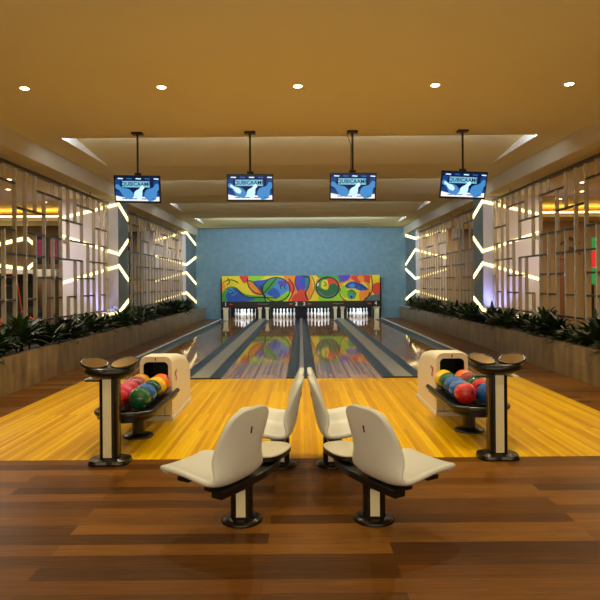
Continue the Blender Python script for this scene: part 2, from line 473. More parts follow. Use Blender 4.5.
shape(1, [(360, 110), (390, 95), (400, 125), (370, 130)], 'sky')
shape(1, [(375, 45), (440, 40), (520, 45), (515, 95), (470, 85), (430, 95), (395, 80)], 'red')
shape(1, [(420, 50), (460, 45), (470, 80), (440, 85)], 'orange')
ell(1, 378, 180, 32, 34, 'green'); ell(1, 375, 190, 16, 20, 'sky'); ell(1, 376, 196, 8, 9, 'ink')
shape(1, [(520, 35), (600, 35), (600, 225), (525, 200)], 'yellow')
shape(1, [(530, 110), (590, 95), (590, 180), (535, 170)], 'red')
shape(1, [(490, 195), (590, 175), (600, 230), (480, 230)], 'grey')
ring(1, 203, 128, 84, 76, 9)
line(1, [(20, 45), (70, 60), (65, 120), (40, 165), (60, 220)], 8); line(1, [(90, 45), (110, 120), (75, 215)], 6)
ring(1, 400, 160, 108, 78, 6, 0, 200)
line(1, [(330, 120), (400, 95), (495, 145)], 6); line(1, [(410, 130), (420, 95)], 5); line(1, [(445, 145), (450, 100)], 5)
line(1, [(345, 160), (380, 145), (412, 175)], 6); line(1, [(180, 85), (195, 110), (175, 115)], 6)
line(1, [(522, 40), (530, 120), (515, 175), (470, 215)], 7)
mo = mu.build('mural'); mo.parent = mask; mo.location = (0, -YM, 0)

def mpart(b, name, label=None):
    o = b.build(name); o.parent = mask; o.location = (0, -YM, 0); tag(o, label); return o
BZ0 = .50
b = MB(); b.box((MX0, YM-.02, BZ0), (MX1, YM+.08, MZ0), M['black']); band = mpart(b, 'header_band', 'black band with the lane numbers')
numw = mat('number_white', (225, 225, 220), .5); logo_r = mat('logo_red', (210, 60, 36), .5); logo_g = mat('logo_grey', (150, 150, 150), .5)
for tx, X in (('1', -3.17), ('2', -.20), ('3', .13), ('4', 3.13)):
    b = MB(); b.text(tx, .2, numw, (X, YM-.023, .625), bold=.006)
    o = b.build('lane_number'); o.parent = band
    tag(o, 'white lane number ' + tx)
b = MB()
for X in (-2.93, -.42, .36, 2.86):
    b.box((X-.07, YM-.024, .6), (X+.03, YM-.02, .65), logo_r); b.box((X+.04, YM-.024, .615), (X+.08, YM-.02, .635), logo_r)
for X in (-1.6, 1.55):
    b.box((X-.22, YM-.024, .615), (X-.12, YM-.02, .645), logo_r)
    b.text('QubicaAMF', .07, logo_g, (X+.06, YM-.023, .63))
o = b.build('band_marks'); o.parent = band
# side posts and black reveals
for X, wd in ((-3.17, .2), (-1.735, .12), (-1.43, .12), (1.43, .12), (1.735, .12), (3.17, .2)):
    b = MB(); b.box((X-wd/2, YM+.03, -.05), (X+wd/2, YM+.14, BZ0), M['panel']); b.box((X-wd/2-.03, YM+.02, BZ0-.09), (X+wd/2+.03, YM+.15, BZ0-.005), M['panel'])
    mpart(b, 'side_post', 'cream post beside a pin opening')
for x0, x1 in ((-3.07, LC[0]-.55), (LC[0]+.55, -1.80), (-1.37, LC[1]-.55), (LC[1]+.55, LC[2]-.55), (LC[2]+.55, 1.37), (1.80, LC[3]-.55), (LC[3]+.55, 3.07), (-1.67, -1.5), (1.5, 1.67)):
    b = MB(); b.box((x0, YM+.05, 0.02), (x1, YM+.6 if x1-x0 < .4 else YM+2.6, BZ0), M['blackm']); mpart(b, 'divider_wall')
b = MB()
b.box((-3.34, 28.3, -.2), (3.34, 28.4, 1.7), M['blackm'])
for X in (-3.34, 3.34): b.box((X-.03, YM+.08, -.2), (X+.03, 28.3, 1.7), M['blackm'])
b.box((-3.34, YM+.08, .95), (3.34, 28.3, 1.0), M['blackm'])
mpart(b, 'pit_housing', 'black interior behind the pins')

# pins
PH = .381
prof = [(.026, 0), (.0285, .005), (.031, .02), (.039, .05), (.049, .085), (.058, .115), (.0605, .114*1.15), (.058, .15), (.049, .18), (.037, .21), (.028, .235), (.0236, .255),
        (.0243, .275), (.028, .3), (.0318, .33), (.0323, .345), (.030, .36), (.023, .373), (.012, .38), (.001, .381)]
b = MB(); b.lathe(prof, M['white'], seg=18)
pin_mesh = b.build('bowling_pin'); first = True
b2 = MB(); b2.lathe([(.0282, .234), (.0262, .243), (.026, .245), (.028, .234)], M['red'], seg=18)
rows = [('head pin of the triangle', 0, 0), ('left pin of the second row', 1, -.5), ('right pin of the second row', 1, .5), ('left pin of the third row', 2, -1), ('middle pin of the third row', 2, 0),
        ('right pin of the third row', 2, 1), ('leftmost pin of the back row', 3, -1.5), ('second from left in back row', 3, -.5), ('third from left in back row', 3, .5), ('rightmost pin of the back row', 3, 1.5)]
for i, c in enumerate(LC):
    for nm, r, k in rows:
        o = pin_mesh if first else pin_mesh.copy()
        if not first: C.objects.link(o)
        first = False
        o.location = (c+k*.297, YM+.75+r*.26, 0); o.rotation_euler.z = random.uniform(0, 6)
        tag(o, 'white bowling pin, %s, on the %s' % (nm, lane_names[i]), 'bowling pin', 'pins on the '+lane_names[i])

# ------------------------------------------------------------------ pillars with zigzag light strips
def pillar(s, X, y0, y1, name, label):
    b = MB()
    b.box((s*X, y0, 0), (s*5.7, y1, HC-.001 if X < BX else BZ+.15), M['pillar'])
    b.quad([(s*(X+.012), y0-.004, .45), (s*5.7, y0-.004, .45), (s*5.7, y0-.004, BZ), (s*(X+.012), y0-.004, BZ)][::(1 if s > 0 else -1)], M['pillarface'])
    struct(name, b, label, 'pillar')
def zig(s, X, y0, y1, xo, zo, zc_, zi, label, w=.062, nm='zigzag_light'):
    """strip: from (xo,zo) on the front face to the corner (zc_) and on to the far edge of the aisle face (zi)"""
    h = w/2; e = .014
    b = MB()
    # front face part
    p = [(s*xo, y0-e-.004, zo), (s*(X-e), y0-e-.004, zc_)]
    b.add([(p[0][0], p[0][1], p[0][2]-h), (p[1][0], p[1][1], p[1][2]-h), (p[1][0], p[1][1], p[1][2]+h), (p[0][0], p[0][1], p[0][2]+h),
           (p[0][0], y0-.002, p[0][2]-h), (s*X, y0-.002, p[1][2]-h), (s*X, y0-.002, p[1][2]+h), (p[0][0], y0-.002, p[0][2]+h)],
          [(0, 1, 2, 3), (3, 2, 6, 7), (0, 4, 5, 1), (0, 3, 7, 4)], M['led'])
    g = h*1.6
    b.add([(s*(X-e), y0-e-.004, zc_-g), (s*(X-e), y1, zi-g), (s*(X-e), y1, zi+g), (s*(X-e), y0-e-.004, zc_+g),
           (s*X, y0, zc_-g), (s*X, y1, zi-g), (s*X, y1, zi+g), (s*X, y0, zc_+g)],
          [(0, 1, 2, 3), (3, 2, 6, 7), (0, 4, 5, 1), (1, 5, 6, 2), (0, 3, 7, 4)], M['led'])
    tag(b.build(nm), label, 'light strip', 'zigzag light strips on the pillars')
P1 = (14.34, 15.09)
P2 = (23.3, YB)
for s, side in ((-1, 'left'), (1, 'right')):
    pillar(s, 4.35, *P1, 'pillar_%s_middle' % side, 'grey green pillar with pale front between the two %s lattice screens' % side)
    pillar(s, 4.45, *P2, 'pillar_%s_back' % side, 'grey green pillar on the %s against the back wall' % side)
    for (zo, z1, zi, w_) in ((3.10, 3.42, 3.13, 'topmost'), (2.66, 2.22, 2.60, 'second from top'), (1.55, 1.94, 1.62, 'third from top'), (.56, .83, 1.09, 'lowest')):
        zig(s, 4.35, *P1, 5.68, zo, z1, zi, 'warm zigzag light strip on the %s middle pillar, %s' % (side, w_))
for (zo, z1, zi, w_) in ((3.2, 3.5, 3.15, 'topmost'), (2.6, 2.24, 2.62, 'second from top'), (1.6, 1.94, 1.5, 'third from top'), (.8, 1.16, .72, 'lowest')):
    zig(-1, 4.45, *P2, 5.68, zo, z1, zi, 'warm zigzag light strip on the left rear pillar, ' + w_)
for (zo, z1, zi, w_) in ((3.5, 3.2, 3.48, 'topmost'), (2.42, 2.76, 2.25, 'second from top'), (2.0, 1.64, 2.05, 'third from top'), (.8, 1.16, .78, 'lowest')):
    zig(1, 4.45, *P2, 5.68, zo, z1, zi, 'warm zigzag light strip on the right rear pillar, ' + w_)

# ------------------------------------------------------------------ lattice screens
PITCH = .37
LV = [.88, 1.26, 1.63, 2.0, 2.385, 2.765, 3.145, 3.40]
VS = {0: [(.5, 4), (6, 7)], 1: [(.5, 7)], 2: [(.5, 7)], 3: [(.5, 4), (5, 7)], 4: [(.5, 6)]}     # by column mod 5; levels, .5 = planter
HS = {0: [(0, 15)], 1: [(-1, 1), (2, 3.0)], 2: [(3, 6)], 3: [(0, 4)], 4: [(2, 6)], 5: [(1, 4)], 6: [(3, 6)]}
VS2 = {0: [(.5, 1), (3, 7)], 1: [(.5, 3), (5, 7)], 2: [(.5, 7)], 3: [(.5, 4), (6, 7)], 4: [(.5, 7)]}
def zl(l): return .5 if l == .5 else LV[int(l)]
def lattice(s, k0, k1, label, y_lo, y_hi):
    t = thing('lattice_screen', label, 'lattice screen', (s*SX, (y_lo+y_hi)/2, 0), 'metal lattice screens')
    ox, oy = s*SX, (y_lo+y_hi)/2
    def add(nm, a, bb, mt, lab=None):
        q = MB(); q.box((a[0]-ox, a[1]-oy, a[2]), (bb[0]-ox, bb[1]-oy, bb[2]), mt); o = q.build(nm, t, bevel=0); tag(o, lab); return o
    add('top_rail', (s*SX-.045, y_lo, 3.395), (s*SX+.045, y_hi, 3.455), M['raildark'], 'dark top rail')
    y = y_lo+.6
    while y < y_hi:
        add('hanger', (s*SX-.015, y-.02, 3.455), (s*SX+.015, y+.02, BZ+.001), M['champ']); y += 1.35
    for k in range(k0, k1+1):
        y = 9.32+PITCH*k; r = k % 5
        if not (y_lo < y < y_hi): continue
        tab = VS if (k//5) % 2 == 0 else {**VS, 2: VS2[1], 4: VS2[2]}
        if k in (7, 8, 9, 10): tab = {2: [(.5, 1), (3, 7)], 3: [(.5, 3), (5, 7)], 4: [(.5, 3), (4, 7)], 0: [(.5, 4), (6, 7)]}
        for a, c in tab[r]:
            add('upright', (s*SX-.03, y-.02, zl(a)), (s*SX+.03, y+.02, zl(c)), M['champ'])
    for l, spans in HS.items():
        done = set()
        for base in range((k0//5-1)*5, k1+5, 5):
            for a, c in spans:
                if l == 0:
                    if base != (k0//5-1)*5: continue
                    ya, yb = y_lo, y_hi
                else:
                    ya, yb = 9.32+PITCH*(base+a), 9.32+PITCH*(base+c)
                ya, yb = max(ya, y_lo), min(yb, y_hi)
                if yb-ya < .2: continue
                add('crossbar', (s*SX-.028, ya, LV[l]-.016), (s*SX+.028, yb, LV[l]+.016), M['raildark'])
    for y in ((y_lo+.06, y_hi-.06) if y_lo < 10 else (y_lo+.06, y_hi-.06, )):
        add('end_post', (s*SX-.035, y-.05, .5), (s*SX+.035, y+.05, 3.395), M['champ'])
    return t
for s, side in ((-1, 'left'), (1, 'right')):
    lattice(s, -6, 13, 'nearer champagne metal lattice screen above the %s planter' % side, 7.2, P1[0]-.01)
    lattice(s, 15, 38, 'farther champagne metal lattice screen above the %s planter, behind the pillar' % side, P1[1]+.01, P2[0]-.01)
    # small white cameras clipped to the lattice
    b = MB(); b.M = Matrix.Translation((s*(SX-.06), 11.62, 2.33))
    b.box((-.04, -.1, -.03), (.04, .06, .035), M['capwhite']); b.cyl((0, .02, 0), .012, .03, .1, M['capwhite'], 10); b.box((-.012*1, -.02, .09), (s*.075, .05, .105), M['capwhite'])
    t = b.build('security_camera', bevel=.006)
    tag(t, 'small white camera clipped to the near lattice on the %s' % side, 'camera', 'cameras on the lattices')

# ------------------------------------------------------------------ planters and plants
for s, side, xf in ((-1, 'left', 4.02), (1, 'right', 4.16)):
    t = thing('planter', 'long stone planter trough along the %s side of the lanes' % side, 'planter', (s*xf, 15, 0), 'stone planters')
    def pp(nm, a, bb, mt, bev=0):
        q = MB(); q.box((s*a[0], a[1], a[2]), (s*bb[0], bb[1], bb[2]), mt); o = q.build(nm, t, bevel=bev); o.location = (-s*xf, -15, 0)
    pp('front_panel', (xf, 4.6, 0), (xf+.12, YB, .52), M['stone'], .006)
    pp('back_panel', (4.85, 4.6, 0), (4.95, P1[0]-.01, .5), M['stone'])
    pp('back_panel', (4.85, P1[1]+.01, 0), (4.95, P2[0]-.01, .5), M['stone'])
    pp('soil', (xf+.12, 4.6, 0), (4.85, P2[0]-.01, .43), M['soil'])

def leaf(b, L_, w, yaw, tilt, bend):
    n = 6; vs = []; fs = []
    p = Vector((0, 0, 0)); a = tilt
    d = Vector((math.cos(yaw), math.sin(yaw), 0)); side = Vector((-d.y, d.x, 0))
    p = d*.015
    for i in range(n+1):
        t = i/n
        ww = w*(math.sin(PI*min(1, .12+t*.88))**.75)*.5 if i < n else .001
        up = Vector((0, 0, 1))*math.cos(a)-d*math.sin(a)
        vs += [tuple(p-side*ww+up*ww*.35), tuple(p), tuple(p+side*ww+up*ww*.35)]
        p = p+(d*math.cos(a)+Vector((0, 0, 1))*math.sin(a))*(L_/n); a -= bend/n
    for i in range(n):
        for j in range(2):
            k = i*3+j; fs.append((k, k+1, k+4, k+3))
    b.add(vs, fs, M['leaf'], True)
pv = []
for v in range(5):
    rnd = random.Random(v*11+3); b = MB()
    for st in range(3):
        base = Vector((rnd.uniform(-.13, .13), rnd.uniform(-.16, .16), 0)); hh = rnd.uniform(0.0, .12)
        b.M = Matrix.Translation(base+Vector((0, 0, hh)))
        if hh > .03:
            b.M = Matrix.Translation(base); b.cyl((0, 0, 0), .012, 0, hh+.02, M['soil'], 6); b.M = Matrix.Translation(base+Vector((0, 0, hh)))
        n = rnd.randint(19, 24)
        for i in range(n):
            q = i/n
            leaf(b, rnd.uniform(.3, .5), rnd.uniform(.07, .115), i*2.4+rnd.uniform(-.3, .3), math.radians(85-62*q+rnd.uniform(-8, 8)), math.radians(rnd.uniform(30, 80)))
    o = b.build('leafy_plant'); pv.append(o)
used = [False]*5
for s, side, xc in ((-1, 'left', 4.42), (1, 'right', 4.50)):
    n = 29
    for i in range(n):
        y = 23.0-i*.545
        k = random.randrange(5)
        if not used[k]: o = pv[k]; used[k] = True
        else: o = pv[k].copy(); C.objects.link(o)
        xx = xc-.07 if not (P1[0]-.4 < y < P1[1]+.4) else xc-.17
        o.location = (s*(xx+random.uniform(-.05, .05)), y+random.uniform(-.12, .12), .43)
        o.rotation_euler.z = random.uniform(0, 6.28); f = random.uniform(.85, 1.2); o.scale = (f, f, f*random.uniform(.9, 1.15))
        tag(o, 'dark green leafy plant in the %s planter, %s from the back wall' % (side, ORD[i]), 'plant', 'plants in the %s planter' % side)
for k in range(5):
    if not used[k]: bpy.data.objects.remove(pv[k])

# ------------------------------------------------------------------ downlights
def spot(loc, e, col, ang=150, blend=.9, r=.05, aim=None):
    l = bpy.data.lights.new('lamp', 'SPOT'); l.energy = e; l.color = col; l.spot_size = math.radians(ang); l.spot_blend = blend; l.shadow_soft_size = r
    o = bpy.data.objects.new('lamp', l); C.objects.link(o); o.location = loc
    if aim is not None:
        o.rotation_euler = (Vector(aim)-Vector(loc)).to_track_quat('-Z', 'Y').to_euler()
    return o
def area(loc, sx, sy, e, col, aim):
    l = bpy.data.lights.new('area', 'AREA'); l.shape = 'RECTANGLE'; l.size = sx; l.size_y = sy; l.energy = e; l.color = col
    o = bpy.data.objects.new('area', l); C.objects.link(o); o.location = loc
    o.rotation_euler = (Vector(aim)-Vector(loc)).to_track_quat('-Z', 'Y').to_euler(); return o
def point(loc, e, col, r=.05):
    l = bpy.data.lights.new('bulb', 'POINT'); l.energy = e; l.color = col; l.shadow_soft_size = r
    o = bpy.data.objects.new('bulb', l); C.objects.link(o); o.location = loc; return o
WARM = (1, .89, .56)
dxs = [-3.28, -1.645, -.02, 1.62, 3.22]
def downlight(x, y, z, lens, label, group, scale=1.0):
    t = thing('downlight', label, 'downlight', (x, y, z), group)
    b = MB(); b.lathe([(.034*scale, -.001), (.05*scale, -.006), (.058*scale, -.004), (.06*scale, 0)], M['trimring'], seg=20); b.build('trim_ring', t)
    b = MB(); b.lathe([(.001, -.0075), (.034*scale, -.007)], lens, seg=20); tag(b.build('lens', t), 'glowing lens')
pos = ['leftmost', 'second from left', 'middle', 'second from right', 'rightmost']
for x, p_ in zip(dxs, pos):
    downlight(x, 7.16, HC, M['lens'], 'small recessed ceiling downlight above the approach, %s of the five' % p_, 'row of ceiling downlights', 1.35)
    spot((x, 7.16, HC-.03), 185, WARM, 130, .8, .02)
for y in (3.3, -.4):
    for x in dxs: spot((x, y, HC-.03), 45, WARM, 130, .8)

# ------------------------------------------------------------------ televisions
scr = {k: mat('screen_'+k, (5, 5, 8), .2, emit=c, estr=e) for k, c, e in (('navy', (12, 30, 78), .9), ('cyan', (126, 196, 222), 1.), ('blue', (40, 104, 176), 1.), ('ice', (190, 226, 246), 1.3),
       ('white', (236, 236, 240), 1.2), ('ink', (20, 40, 70), .6), ('sky', (72, 144, 206), 1.), ('mid', (24, 66, 132), 1.))}
def pinshape(cx, cz, L_, w, ang):
    pr = [(-.5, .22), (-.48, .3), (-.35, .42), (-.2, .5), (-.05, .44), (.1, .28), (.22, .2), (.32, .24), (.42, .25), (.48, .17), (.5, .05)]
    P = [(t*L_, r*w) for t, r in pr] + [(t*L_, -r*w) for t, r in reversed(pr)]
    ca, sa = math.cos(ang), math.sin(ang)
    return [(cx+x*ca-z*sa, cz+x*sa+z*ca) for x, z in P]
tvl = ['leftmost', 'second from left', 'third from left', 'rightmost']
TVY = 9.28
for i, (cx, roll, tilt, yaw) in enumerate(((-2.52, 1.6, 14, -2), (-.775, .5, 13, 0), (.815, .9, 13, 0), (2.525, 2.0, 16, 3))):
    t = thing('television', 'ceiling hung television showing blue bowling pins, %s of the four' % tvl[i], 'television', (cx, TVY, HC), 'hanging televisions')
    zc0 = CAMH+(283-188)*TVY/F-HC+.008*i
    if i == 3: zc0 -= .0
    R = Matrix.Translation((0, 0, zc0)) @ Matrix.Rotation(math.radians(yaw), 4, 'Z') @ Matrix.Rotation(math.radians(roll), 4, 'Y') @ Matrix.Rotation(math.radians(tilt), 4, 'X')
    W, H = .36, .212
    b = MB(); b.M = R; b.box((-W, -.005, -H), (W, .035, H), M['black']); b.box((-W*.6, .035, -H*.6), (W*.6, .06, H*.6), M['black']); b.build('casing', t, bevel=.004)
    b = MB(); b.M = R
    w0, h0 = W-.02, H-.02
    y = -.0056; zb = .012
    b.box((-w0, y, -h0+zb), (w0, y+.001, h0), scr['navy'])
    lyr = [0]
    def fl(P, k):
        lyr[0] += 1; yy = y-.00025*lyr[0]
        P = [(min(max(x, -w0), w0), min(max(z, -h0+zb), h0)) for x, z in P]
        b.add([(x, yy, z) for x, z in P], [tuple(range(len(P)))], scr[k])
    fl([(-w0, -h0+zb), (w0, -h0+zb), (w0, -.11), (-w0, -.1)], 'white')
    fl([(-w0, -.1), (-.2, -.13), (0, -.105), (.2, -.125), (w0, -.11), (w0, -.05), (-w0, -.03)], 'mid')
    fl([(-.23, .03), (.2, .03), (.2, .125), (-.23, .125)], 'cyan')
    fl([(-w0, .03), (-.27, .03), (-.25, .13), (-.3, .15), (-w0, .13)], 'mid')
    fl([(.24, .0), (w0, .02), (w0, .14), (.26, .13)], 'mid')
    
    fl(pinshape(-.205, -.035, .32, .15, math.radians(-35)+PI), 'sky'); fl(pinshape(-.225, -.015, .2, .08, math.radians(-35)+PI), 'ice' if i in (1, 3) else 'sky')
    fl(pinshape(.035, -.04, .23, .13, math.radians(58)), 'ice')
    fl(pinshape(.245, -.04, .3, .2, math.radians(48)), 'sky')
    b.text('QUBICAAMF', .082, scr['ink'], (-.015, y-.004, .078), bold=.0012)
    for k in range(5): fl([(-.3+k*.14, .155), (-.22+k*.14, .15), (-.21+k*.14, .168), (-.29+k*.14, .172)], 'blue' if k % 2 else 'ice')
    for k in range(4): fl([(-.25+k*.15, -.15), (-.17+k*.15, -.155), (-.15+k*.15, -.14), (-.23+k*.15, -.138)], 'blue')
    tag(b.build('screen', t), 'lit screen with blue bowling pins')
    b = MB(); b.cyl((0, .03, 0), .016, zc0+.15, -.03, M['black'], 12); b.build('pole', t)
    b = MB(); b.box((-.085, -.03, -.03), (.085, .09, 0), M['black']); b.build('ceiling_plate', t, bevel=.006)
    b = MB(); b.box((-.05, .03, zc0+.06), (.05, .075, zc0+.26), M['black']); b.box((-.05, .02, zc0+.22), (-.02, .05, zc0+.25), M['black']); b.build('bracket', t)
    if i == 2:
        b = MB(); b.tube([(-.07, .03, -.02), (-.07, .03, -.1), (-.04, .03, -.16), (-.022, .03, -.25), (-.03, .03, -.5), (-.02, .03, zc0+.2)], .005, M['black'], 6); b.build('cable', t)

# ------------------------------------------------------------------ seating units
def frame_from(facing_deg, loc):
    """local +y is the way the seat faces"""
    return Matrix.Translation(loc) @ Matrix.Rotation(math.radians(facing_deg-90), 4, 'Z')
def shell(mb):
    prof = [(.262, .312, .15), (.285, .332, .18), (.275, .36, .205), (.205, .364, .224), (.09, .345, .235), (-.05, .32, .24), (-.13, .308, .24), (-.185, .32, .24), (-.214, .375, .24), (-.230, .46, .238),
            (-.248, .56, .234), (-.262, .64, .224), (-.272, .695, .208), (-.278, .73, .18), (-.281, .751, .135), (-.281, .758, .07)]
    nu = 10; vs = []; n = len(prof)
    for j, (y, z, hw) in enumerate(prof):
        t = j/(n-1)
        back = min(1, max(0, (z-.33)/.12)) if y < -.1 else 0; wing = .075*min(1, max(.0, (.755-z)/.24))
        for i in range(nu+1):
            u = -1+2*i/nu
            e = abs(u)**3
            vs.append((u*hw, y+back*wing*e, z+(1-back)*(.035*e if y < .2 else .012*e)))
    fs = []
    for j in range(n-1):
        for i in range(nu):
            a = j*(nu+1)+i; fs.append((a, a+1, a+nu+2, a+nu+1))
    mb.add(vs, fs, M['shell'], True)
def seating(sx, side):
    x0 = .033
    def P(x, y, z=0): return (x0+sx*(x-x0), y, z)
    t = thing('bench_seat', 'row of cream moulded seats on a black beam, %s of the two' % side, 'bench seat', (0, 0, 0), 'seat rows facing the lanes')
    org = Vector(P(-.38, 3.78)); t.location = org
    Tr = Matrix.Translation(-org)
    Mi = Matrix.Identity(4) if sx > 0 else Matrix.Diagonal((-1, 1, 1, 1))
    def mb():
        q = MB(); return q
    def fr(fa, x, y):
        # mirror facing
        if sx < 0: fa = 180-fa
        p = P(x, y); return Tr @ frame_from(fa, (p[0], p[1], 0))
    seats = [(149, -.542, 3.73), (176, -.285, 4.74), (180, -.28, 5.2)]
    for k, (fa, x, y) in enumerate(seats):
        q = mb(); q.M = fr(fa, x, y); shell(q)
        o = q.build('seat', t, solid=.038, subsurf=2)
        # slot and lower recess on the rear
        q = mb(); q.M = fr(fa, x, y) @ Matrix.Translation((0, -.279, .625)) @ Matrix.Rotation(math.radians(10), 4, 'X')
        q.box((-.006, -.004, -.022), (.006, .012, .022), M['black']); so = q.build('slot', o, bevel=.003); tag(so, 'dark hand slot')
        q = mb(); q.M = fr(fa, x, y)
        q.box((-.17, -.16, .272), (.17, -.05, .292), M['black']); q.box((-.17, .07, .298), (-.13, .16, .325), M['black']); q.box((.13, .07, .298), (.17, .16, .325), M['black'])
        tag(q.build('mounting_plate', t, bevel=.004), 'black mounting plate')
    # beam: rectangular bar following the seats
    path = [P(-.5, 3.5), P(-.39, 3.67), P(-.27, 3.9), P(-.2, 4.12), P(-.18, 4.5), P(-.175, 4.9), P(-.17, 5.35)]
    q = mb(); q.M = Tr; rings = []
    for i, p in enumerate(path):
        a = Vector(path[max(i-1, 0)]); c = Vector(path[min(i+1, len(path)-1)]); d = (c-a).normalized(); nrm = Vector((-d.y, d.x, 0))*.042
        p = Vector(p); rings.append([tuple(p-nrm+Vector((0, 0, .243))), tuple(p+nrm+Vector((0, 0, .243))), tuple(p+nrm+Vector((0, 0, .29))), tuple(p-nrm+Vector((0, 0, .29)))])
    q.loft(rings, M['black'], False); tag(q.build('beam', t, bevel=.006), 'black mounting beam')
    for (x, y) in ((-.385, 3.8), (-.175, 4.95)):
        p = P(x, y)
        q = mb(); q.M = Tr @ Matrix.Translation(p)
        q.lathe([(.128, 0), (.13, .008), (.122, .02), (.09, .03), (.05, .034)], M['satin'], seg=32)
        pd = q.build('pedestal', t)
        q = mb(); q.M = Tr @ Matrix.Translation(p)
        cs = [(-.07, -.02), (-.062, -.05), (-.04, -.062), (.04, -.062), (.062, -.05), (.07, -.02), (.07, .02), (.05, .06), (-.05, .06), (-.07, .02)]
        q.prism(cs, .03, .222, M['satin'], True); tag(q.build('column', pd), 'dark metal column')
        q = mb(); q.M = Tr @ Matrix.Translation(p); q.box((-.03, -.068, .045), (.028, -.06, .215), M['panel']); tag(q.build('front_panel', pd), 'cream front panel')
    # small tray table between the seats
    p = P(-.235, 4.2)
    q = mb(); q.M = Tr @ Matrix.Translation(p) @ Matrix.Rotation(math.radians(-20*sx), 4, 'Z')
    el = [(.135*math.copysign(abs(math.cos(a))**.75, math.cos(a)), 0.2*math.copysign(abs(math.sin(a))**.75, math.sin(a))) for a in [2*PI*i/40 for i in range(40)]]
    q.prism([(x*.98, y*.98) for x, y in el], .332, .344, M['tray'], True); tb = q.build('tray_table', t)
    q = mb(); q.M = Tr @ Matrix.Translation(p) @ Matrix.Rotation(math.radians(-20*sx), 4, 'Z')
    q.prism(el, .308, .336, M['black'], True); q.prism([(x*.4, y*.4) for x, y in el], .27, .315, M['black'])
    tag(q.build('edge_band', tb), 'black edge band')
seating(1, 'left')
seating(-1, 'right')

# ------------------------------------------------------------------ drink consoles
def console(x, y, side, sx):
    t = thing('drink_stand', 'black pedestal stand with two shallow dishes beside the %s ball return' % side, 'pedestal stand', (x, y, 0), 'pedestal stands')
    q = MB()
    def hexa(w, d): return [(w*math.copysign(abs(math.cos(a))**.75, math.cos(a)), d*math.copysign(abs(math.sin(a))**.75, math.sin(a))*(.75+.25*abs(math.cos(a)))) for a in [2*PI*i/32 for i in range(32)]]
    rings = [[(a, c, z) for a, c in hexa(w, d)] for w, d, z in ((.172, .15, 0), (.175, .153, .012), (.168, .146, .035), (.12, .11, .05))]
    q.loft(rings, M['satin'], False); q.build('base', t)
    q = MB(); cs = [(-.078, -.03), (-.066, -.06), (-.045, -.07), (.045, -.07), (.066, -.06), (.078, -.03), (.078, .05), (.05, .08), (-.05, .08), (-.078, .05)]
    q.prism(cs, .045, .735, M['satin'], True); col = q.build('column', t)
    q = MB(); q.box((-.036, -.077, .06), (.034, -.07, .72), M['panel']); tag(q.build('front_panel', t), 'cream front panel')
    q = MB()
    q.lathe([(.05, .70), (.13, .715), (.205, .75), (.215, .775), (.2, .80), (.12, .805), (.001, .805)], M['black'], (0, 0, 0), 36, sx=1.0, sy=.72)
    q.box((-.2, -.03, .685), (.02, .05, .7), M['black'])
    top = q.build('table_top', t)
    for k in (-1, 1):
        Mx = Matrix.Translation((k*.128, 0.0, .832)) @ Matrix.Rotation(math.radians(19), 4, 'X') @ Matrix.Rotation(math.radians(-k*7), 4, 'Y') @ Matrix.Rotation(math.radians(k*12), 4, 'Z')
        q = MB(); q.M = Mx
        q.lathe([(.06, -.05), (.1, -.03), (.116, .0), (.118, .012), (.112, .018), (.103, .014)], M['black'], (0, 0, 0), 36, sx=1, sy=.86, cap1=False); d = q.build('dish', top)
        q = MB(); q.M = Mx; q.lathe([(.104, .0125), (.092, .004), (.05, .0), (.001, 0)], M['gold'], (0, 0, 0), 36, sx=1, sy=.86); tag(q.build('dish_lining', d), 'brass coloured shallow dish')
console(-1.62, 5.06, 'left', 1)
console(1.665, 5.12, 'right', -1)

# ------------------------------------------------------------------ ball returns and balls
def rrect(w, z0, z1, r0, r1, n=5):
    """rounded rectangle outline in xz, ccw seen from -y, lower corner radius r0, upper r1"""
    P = []
    for cx, cz, r, a0 in ((w-r0, z0+r0, r0, -90), (w-r1, z1-r1, r1, 0), (-w+r1, z1-r1, r1, 90), (-w+r0, z0+r0, r0, 180)):
        for i in range(n+1):
            a = math.radians(a0+90*i/n); P.append((cx+r*math.cos(a), cz+r*math.sin(a)))
    return P
def ballmat(name, c): return mat('ball_'+name, c, .14, coat=.6, noise=(9, .18))
BC = {k: ballmat(k, c) for k, c in dict(green=(20, 92, 52), blue=(28, 92, 170), darkgreen=(16, 70, 48), yellow=(232, 186, 28), orange=(230, 104, 30), red=(205, 34, 40), pink=(214, 48, 84), rose=(190, 40, 70), maroon=(140, 30, 36), gold=(190, 130, 40)).items()}
def ball_mesh(k):
    q = MB(); q.sphere((0, 0, 0), .1045, BC[k], 32, 20)
    for a, e_ in ((.0, .35), (.22, .35), (.1, .08)):
        n = Vector((math.sin(a)*math.cos(e_), -math.cos(a)*math.cos(e_), math.sin(e_)))
        m = n.to_track_quat('Z', 'Y').to_matrix().to_4x4(); m.translation = n*.1037
        q.M = m; q.lathe([(.001, .0012), (.011, .0012), (.012, .0)], M['black'], seg=12)
    q.M = Matrix.Identity(4)
    return q
